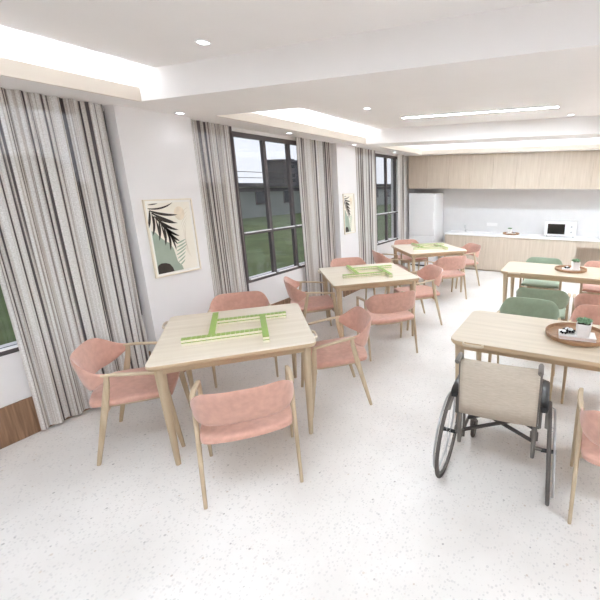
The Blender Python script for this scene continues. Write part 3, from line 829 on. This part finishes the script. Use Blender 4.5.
def ornament(x, y, z, s, label, seed):
    """small black and white glazed ceramic flower ornament"""
    t = thing('ceramic_ornament', label, 'ornament', (x, y, z), seed)
    bm = bmesh.new()
    for k in range(6):
        a = 2*PI*k/6; u = bmesh.new(); bmesh.ops.create_icosphere(u, subdivisions=2, radius=1)
        merge(bm, u, 0, Matrix.Translation((math.cos(a)*.026*s, math.sin(a)*.026*s, .012*s)) @ Matrix.Rotation(a, 4, 'Z') @ Matrix.Diagonal((.017*s, .011*s, .012*s, 1)))
    obj('black_petals', bm, M['pebb'], t, True)
    bm = bmesh.new(); u = bmesh.new(); bmesh.ops.create_icosphere(u, subdivisions=3, radius=1)
    merge(bm, u, 0, Matrix.Translation((0, 0, .022*s)) @ Matrix.Diagonal((.020*s, .020*s, .016*s, 1))); obj('white_centre', bm, M['pebw'], t, True)
tray(.078, 3.235, TZ+.0005, .232, 'round brown wooden tray on the near long table')
book(.085, 3.187, TZ+.0095, .27, .15, .028, math.radians(4), 'white book lying on the tray of the near long table, under the pot')
succulent('succulent in a white square pot on the tray of the near long table', (.127, 3.17, TZ+.038), 1.0, 1)
ornament(.035, 3.21, TZ+.038, .95, 'black and white ceramic ornament beside the nearer succulent pot', .3)
ornament(-.012, 3.165, TZ+.038, .75, 'smaller black and white ornament on the left end of the nearer white book', 1.1)
ornament(.010, 3.31, TZ+.0095, .9, 'black and white ceramic ornament on the tray just behind the nearer white book', 2.0)
tray(-.025, 5.93, TZ+.0005, .215, 'round brown wooden tray on the further long table')
book(-.02, 5.89, TZ+.0095, .24, .14, .024, math.radians(3), 'white book lying on the tray of the further long table')
succulent('succulent in a white pot on the tray of the further long table', (.035, 5.89, TZ+.034), 1.0, 2)
ornament(-.075, 5.90, TZ+.034, .95, 'black and white ceramic ornament beside the pot on the further long table', .9)
tray(-1.43, 9.46, .8765, .19, 'round brown tray on the white kitchen counter')
book(-1.43, 9.45, .8855, .22, .13, .022, math.radians(5), 'white book lying on the tray on the kitchen counter')
succulent('small succulent in a white pot on the kitchen counter tray', (-1.46, 9.45, .908), .85, 3)
ornament(-1.36, 9.45, .908, .8, 'dark and white ornament beside the pot on the kitchen counter', .5)

# ------------------------------------------------------------------ wheelchair
t = WC = thing('wheelchair', 'folding wheelchair with a taupe canvas back, pushed up to the near long table', 'wheelchair', (-.356, 2.345, 0), math.radians(3))
R = .308
for s in (-1, 1):
    X = s*.335
    wt = bpy.data.objects.new('rear_wheel', None)
    bm = bmesh.new(); n = 56
    sweep(bm, [(0, R*math.cos(2*PI*k/n)-.0*R, R*math.sin(2*PI*k/n)) for k in range(n)], (lambda r: [r]*n)((.013, .013)), 10, closed=True, up=Vector((1, 0, 0)))
    wheel = obj('rear_wheel', bm, M['rubber'], t, True); wheel.location = (X, 0, R+.0135); wheel.rotation_euler = (0, math.radians(3.5)*(-s)*-1*-1, 0)
    bm = bmesh.new(); sweep(bm, [(0, (R-.022)*math.cos(2*PI*k/n), (R-.022)*math.sin(2*PI*k/n)) for k in range(n)], [(.010, .009)]*n, 8, closed=True, up=Vector((1, 0, 0)))
    obj('rim', bm, M['gunmetal'], wheel, True)
    bm = bmesh.new(); sweep(bm, [(s*.032, (R-.040)*math.cos(2*PI*k/n), (R-.040)*math.sin(2*PI*k/n)) for k in range(n)], [(.007, .007)]*n, 8, closed=True, up=Vector((1, 0, 0)))
    for k in range(6):
        a = 2*PI*k/6; sweep(bm, [(s*.032, (R-.040)*math.cos(a), (R-.040)*math.sin(a)), (s*.0, (R-.022)*math.cos(a), (R-.022)*math.sin(a))], .003, 6)
    obj('hand_rim', bm, M['steel'], wheel, True)
    bm = bmesh.new(); sweep(bm, [(-s*.05, 0, 0), (s*.03, 0, 0)], .013, 14); sweep(bm, [(s*.03, 0, 0), (s*.045, 0, 0)], .015, 14)
    obj('hub', bm, M['black'], wheel, True)
    bm = bmesh.new()
    for k in range(16):
        a = 2*PI*k/16; sweep(bm, [(s*.012*(-1)**k, .012*math.cos(a+.9*(-1)**k), .012*math.sin(a+.9*(-1)**k)), (0, (R-.025)*math.cos(a), (R-.025)*math.sin(a))], .0011, 4)
    obj('spokes', bm, M['steel'], wheel)
    # back post with push handle
    bm = bmesh.new()
    sweep(bm, [(s*.234, -.130, .345), (s*.234, -.129, .38), (s*.240, -.120, .93), (s*.240, -.124, .962), (s*.240, -.16, .980)], [.013, .0145, .0145, .0145, .0135], 14)
    obj('back_post', bm, M['gunmetal'], t, True)
    bm = bmesh.new()
    sweep(bm, [(s*.240, -.135, .978), (s*.240, -.15, .980), (s*.240, -.235, .974), (s*.240, -.242, .973)], [.014, .0165, .0165, .013], 14)
    obj('push_handle', bm, M['gunmetal'], t, True)
    # side frame
    bm = bmesh.new()
    sweep(bm, [(s*.232, -.12, .37), (s*.232, .30, .33), (s*.232, .42, .26), (s*.232, .44, .18)], .011, 12)
    sweep(bm, [(s*.232, -.12, .55), (s*.232, .32, .55), (s*.232, .36, .52), (s*.232, .42, .26)], .011, 12)
    sweep(bm, [(s*.262, -.11, .55), (s*.262, -.10, .69), (s*.262, .05, .70), (s*.262, .24, .70), (s*.262, .27, .67), (s*.262, .27, .55)], .010, 12)
    for yy in (-.11, .27): sweep(bm, [(s*.262, yy, .55), (s*.232, yy, .55)], .009, 8)
    sweep(bm, [(s*.232, 0, .35), (s*.232, 0, .325), (s*.29, 0, .322)], .012, 10)
    sweep(bm, [(s*.232, 0, .30), (s*.232, 0, .55)], .010, 10)
    obj('side_frame', bm, M['gunmetal'], t, True)
    # arm pad, rounded at the rear
    bm = bmesh.new()
    sweep(bm, [(s*.280, -.120, .665), (s*.280, -.112, .685), (s*.280, -.08, .70), (s*.280, 0, .705), (s*.280, .20, .705), (s*.280, .225, .70)], [(.018, .008), (.024, .012), (.026, .014), (.026, .014), (.026, .014), (.020, .010)], 14, exp=3)
    obj('arm_pad', bm, M['black'], t, True)
    # side guard: curved fender plate over the wheel
    bm = bmesh.new(); G = []
    for k in range(17):
        a = math.radians(85+35*k/16); rr = R+.035
        row = []
        for xo in (.290, .322, .328):
            row.append(bm.verts.new((s*xo, rr*math.cos(a), .3+rr*math.sin(a)-(.012 if xo > .315 else 0))))
        G.append(row)
    for k in range(16):
        for j in range(2): bm.faces.new((G[k][j], G[k+1][j], G[k+1][j+1], G[k][j+1]))
    o = obj('side_guard', bm, M['gunmetal'], t, True); md = o.modifiers.new('t', 'SOLIDIFY'); md.thickness = .004
    # brake lever
    bm = bmesh.new(); sweep(bm, [(s*.262, .29, .52), (s*.275, .31, .60), (s*.275, .33, .66)], .007, 8); obj('brake_lever', bm, M['black'], t, True)
    # castor
    c = obj('castor_wheel', (lambda b: (sweep(b, [(0, .062*math.cos(2*PI*k/24), .062*math.sin(2*PI*k/24)) for k in range(24)], [(.014, .014)]*24, 8, closed=True, up=Vector((1, 0, 0))), b)[1])(bmesh.new()), M['rubber'], t, True)
    c.location = (s*.235, .44, .0765)
    bm = bmesh.new(); lathe(bm, [(0, -.012), (.05, -.012), (.05, .012), (0, .012)], 20)
    for v in bm.verts: v.co = Vector((v.co.z, v.co.y, v.co.x))
    obj('castor_hub', bm, M['gunmetal'], c, True)
    bm = bmesh.new(); sweep(bm, [(s*.235, .44, .20), (s*.235, .44, .155)], .013, 10)
    for q in (-.019, .019): sweep(bm, [(s*.235+q, .44, .155), (s*.235+q, .44, .0765)], [(.004, .012)]*2, 6)
    box(bm, s*.235-.023, s*.235+.023, .425, .455, .150, .160)
    obj('castor_fork', bm, M['gunmetal'], t, True)
    # footrest
    bm = bmesh.new(); sweep(bm, [(s*.225, .42, .40), (s*.20, .52, .36), (s*.17, .60, .14)], .010, 10); obj('footrest_hanger', bm, M['gunmetal'], t, True)
    obj('footplate', B(s*.10-.075, s*.10+.075, .56, .70, .125, .14, .004), M['black'], t)
# cross brace, two crossing bars front and rear
bm = bmesh.new()
for yy in (-.01, .14):
    sweep(bm, [(-.228, yy, .36), (0, yy, .46), (.228, yy, .56)], .013, 10)
    sweep(bm, [(.228, yy+.026, .36), (0, yy+.026, .46), (-.228, yy+.026, .56)], .013, 10)
obj('cross_brace', bm, M['darktube'], t, True)
# canvas back, slightly slung between the posts
def sling(name, w, pts, sag, m, dirv):
    bm = bmesh.new(); n = 18; G = []
    for i in range(n+1):
        u = -1+2*i/n; row = []
        for p in pts:
            q = Vector(p)+Vector(dirv)*sag*(1-u*u)
            row.append(bm.verts.new((u*w, q.y, q.z)))
        G.append(row)
    for i in range(n):
        for j in range(len(pts)-1): bm.faces.new((G[i][j], G[i+1][j], G[i+1][j+1], G[i][j+1]))
    o = obj(name, bm, m, t, True); md = o.modifiers.new('t', 'SOLIDIFY'); md.thickness = .008; md.offset = 0; return o
sling('back_canvas', .240, [(0, -.138, .572), (0, -.138, .68), (0, -.138, .82), (0, -.137, .955)], .012, M['canvas'], (0, -1, 0))
sling('seat_canvas', .232, [(0, -.10, .572), (0, .1, .572), (0, .33, .572)], .015, M['canvas'], (0, 0, -1))
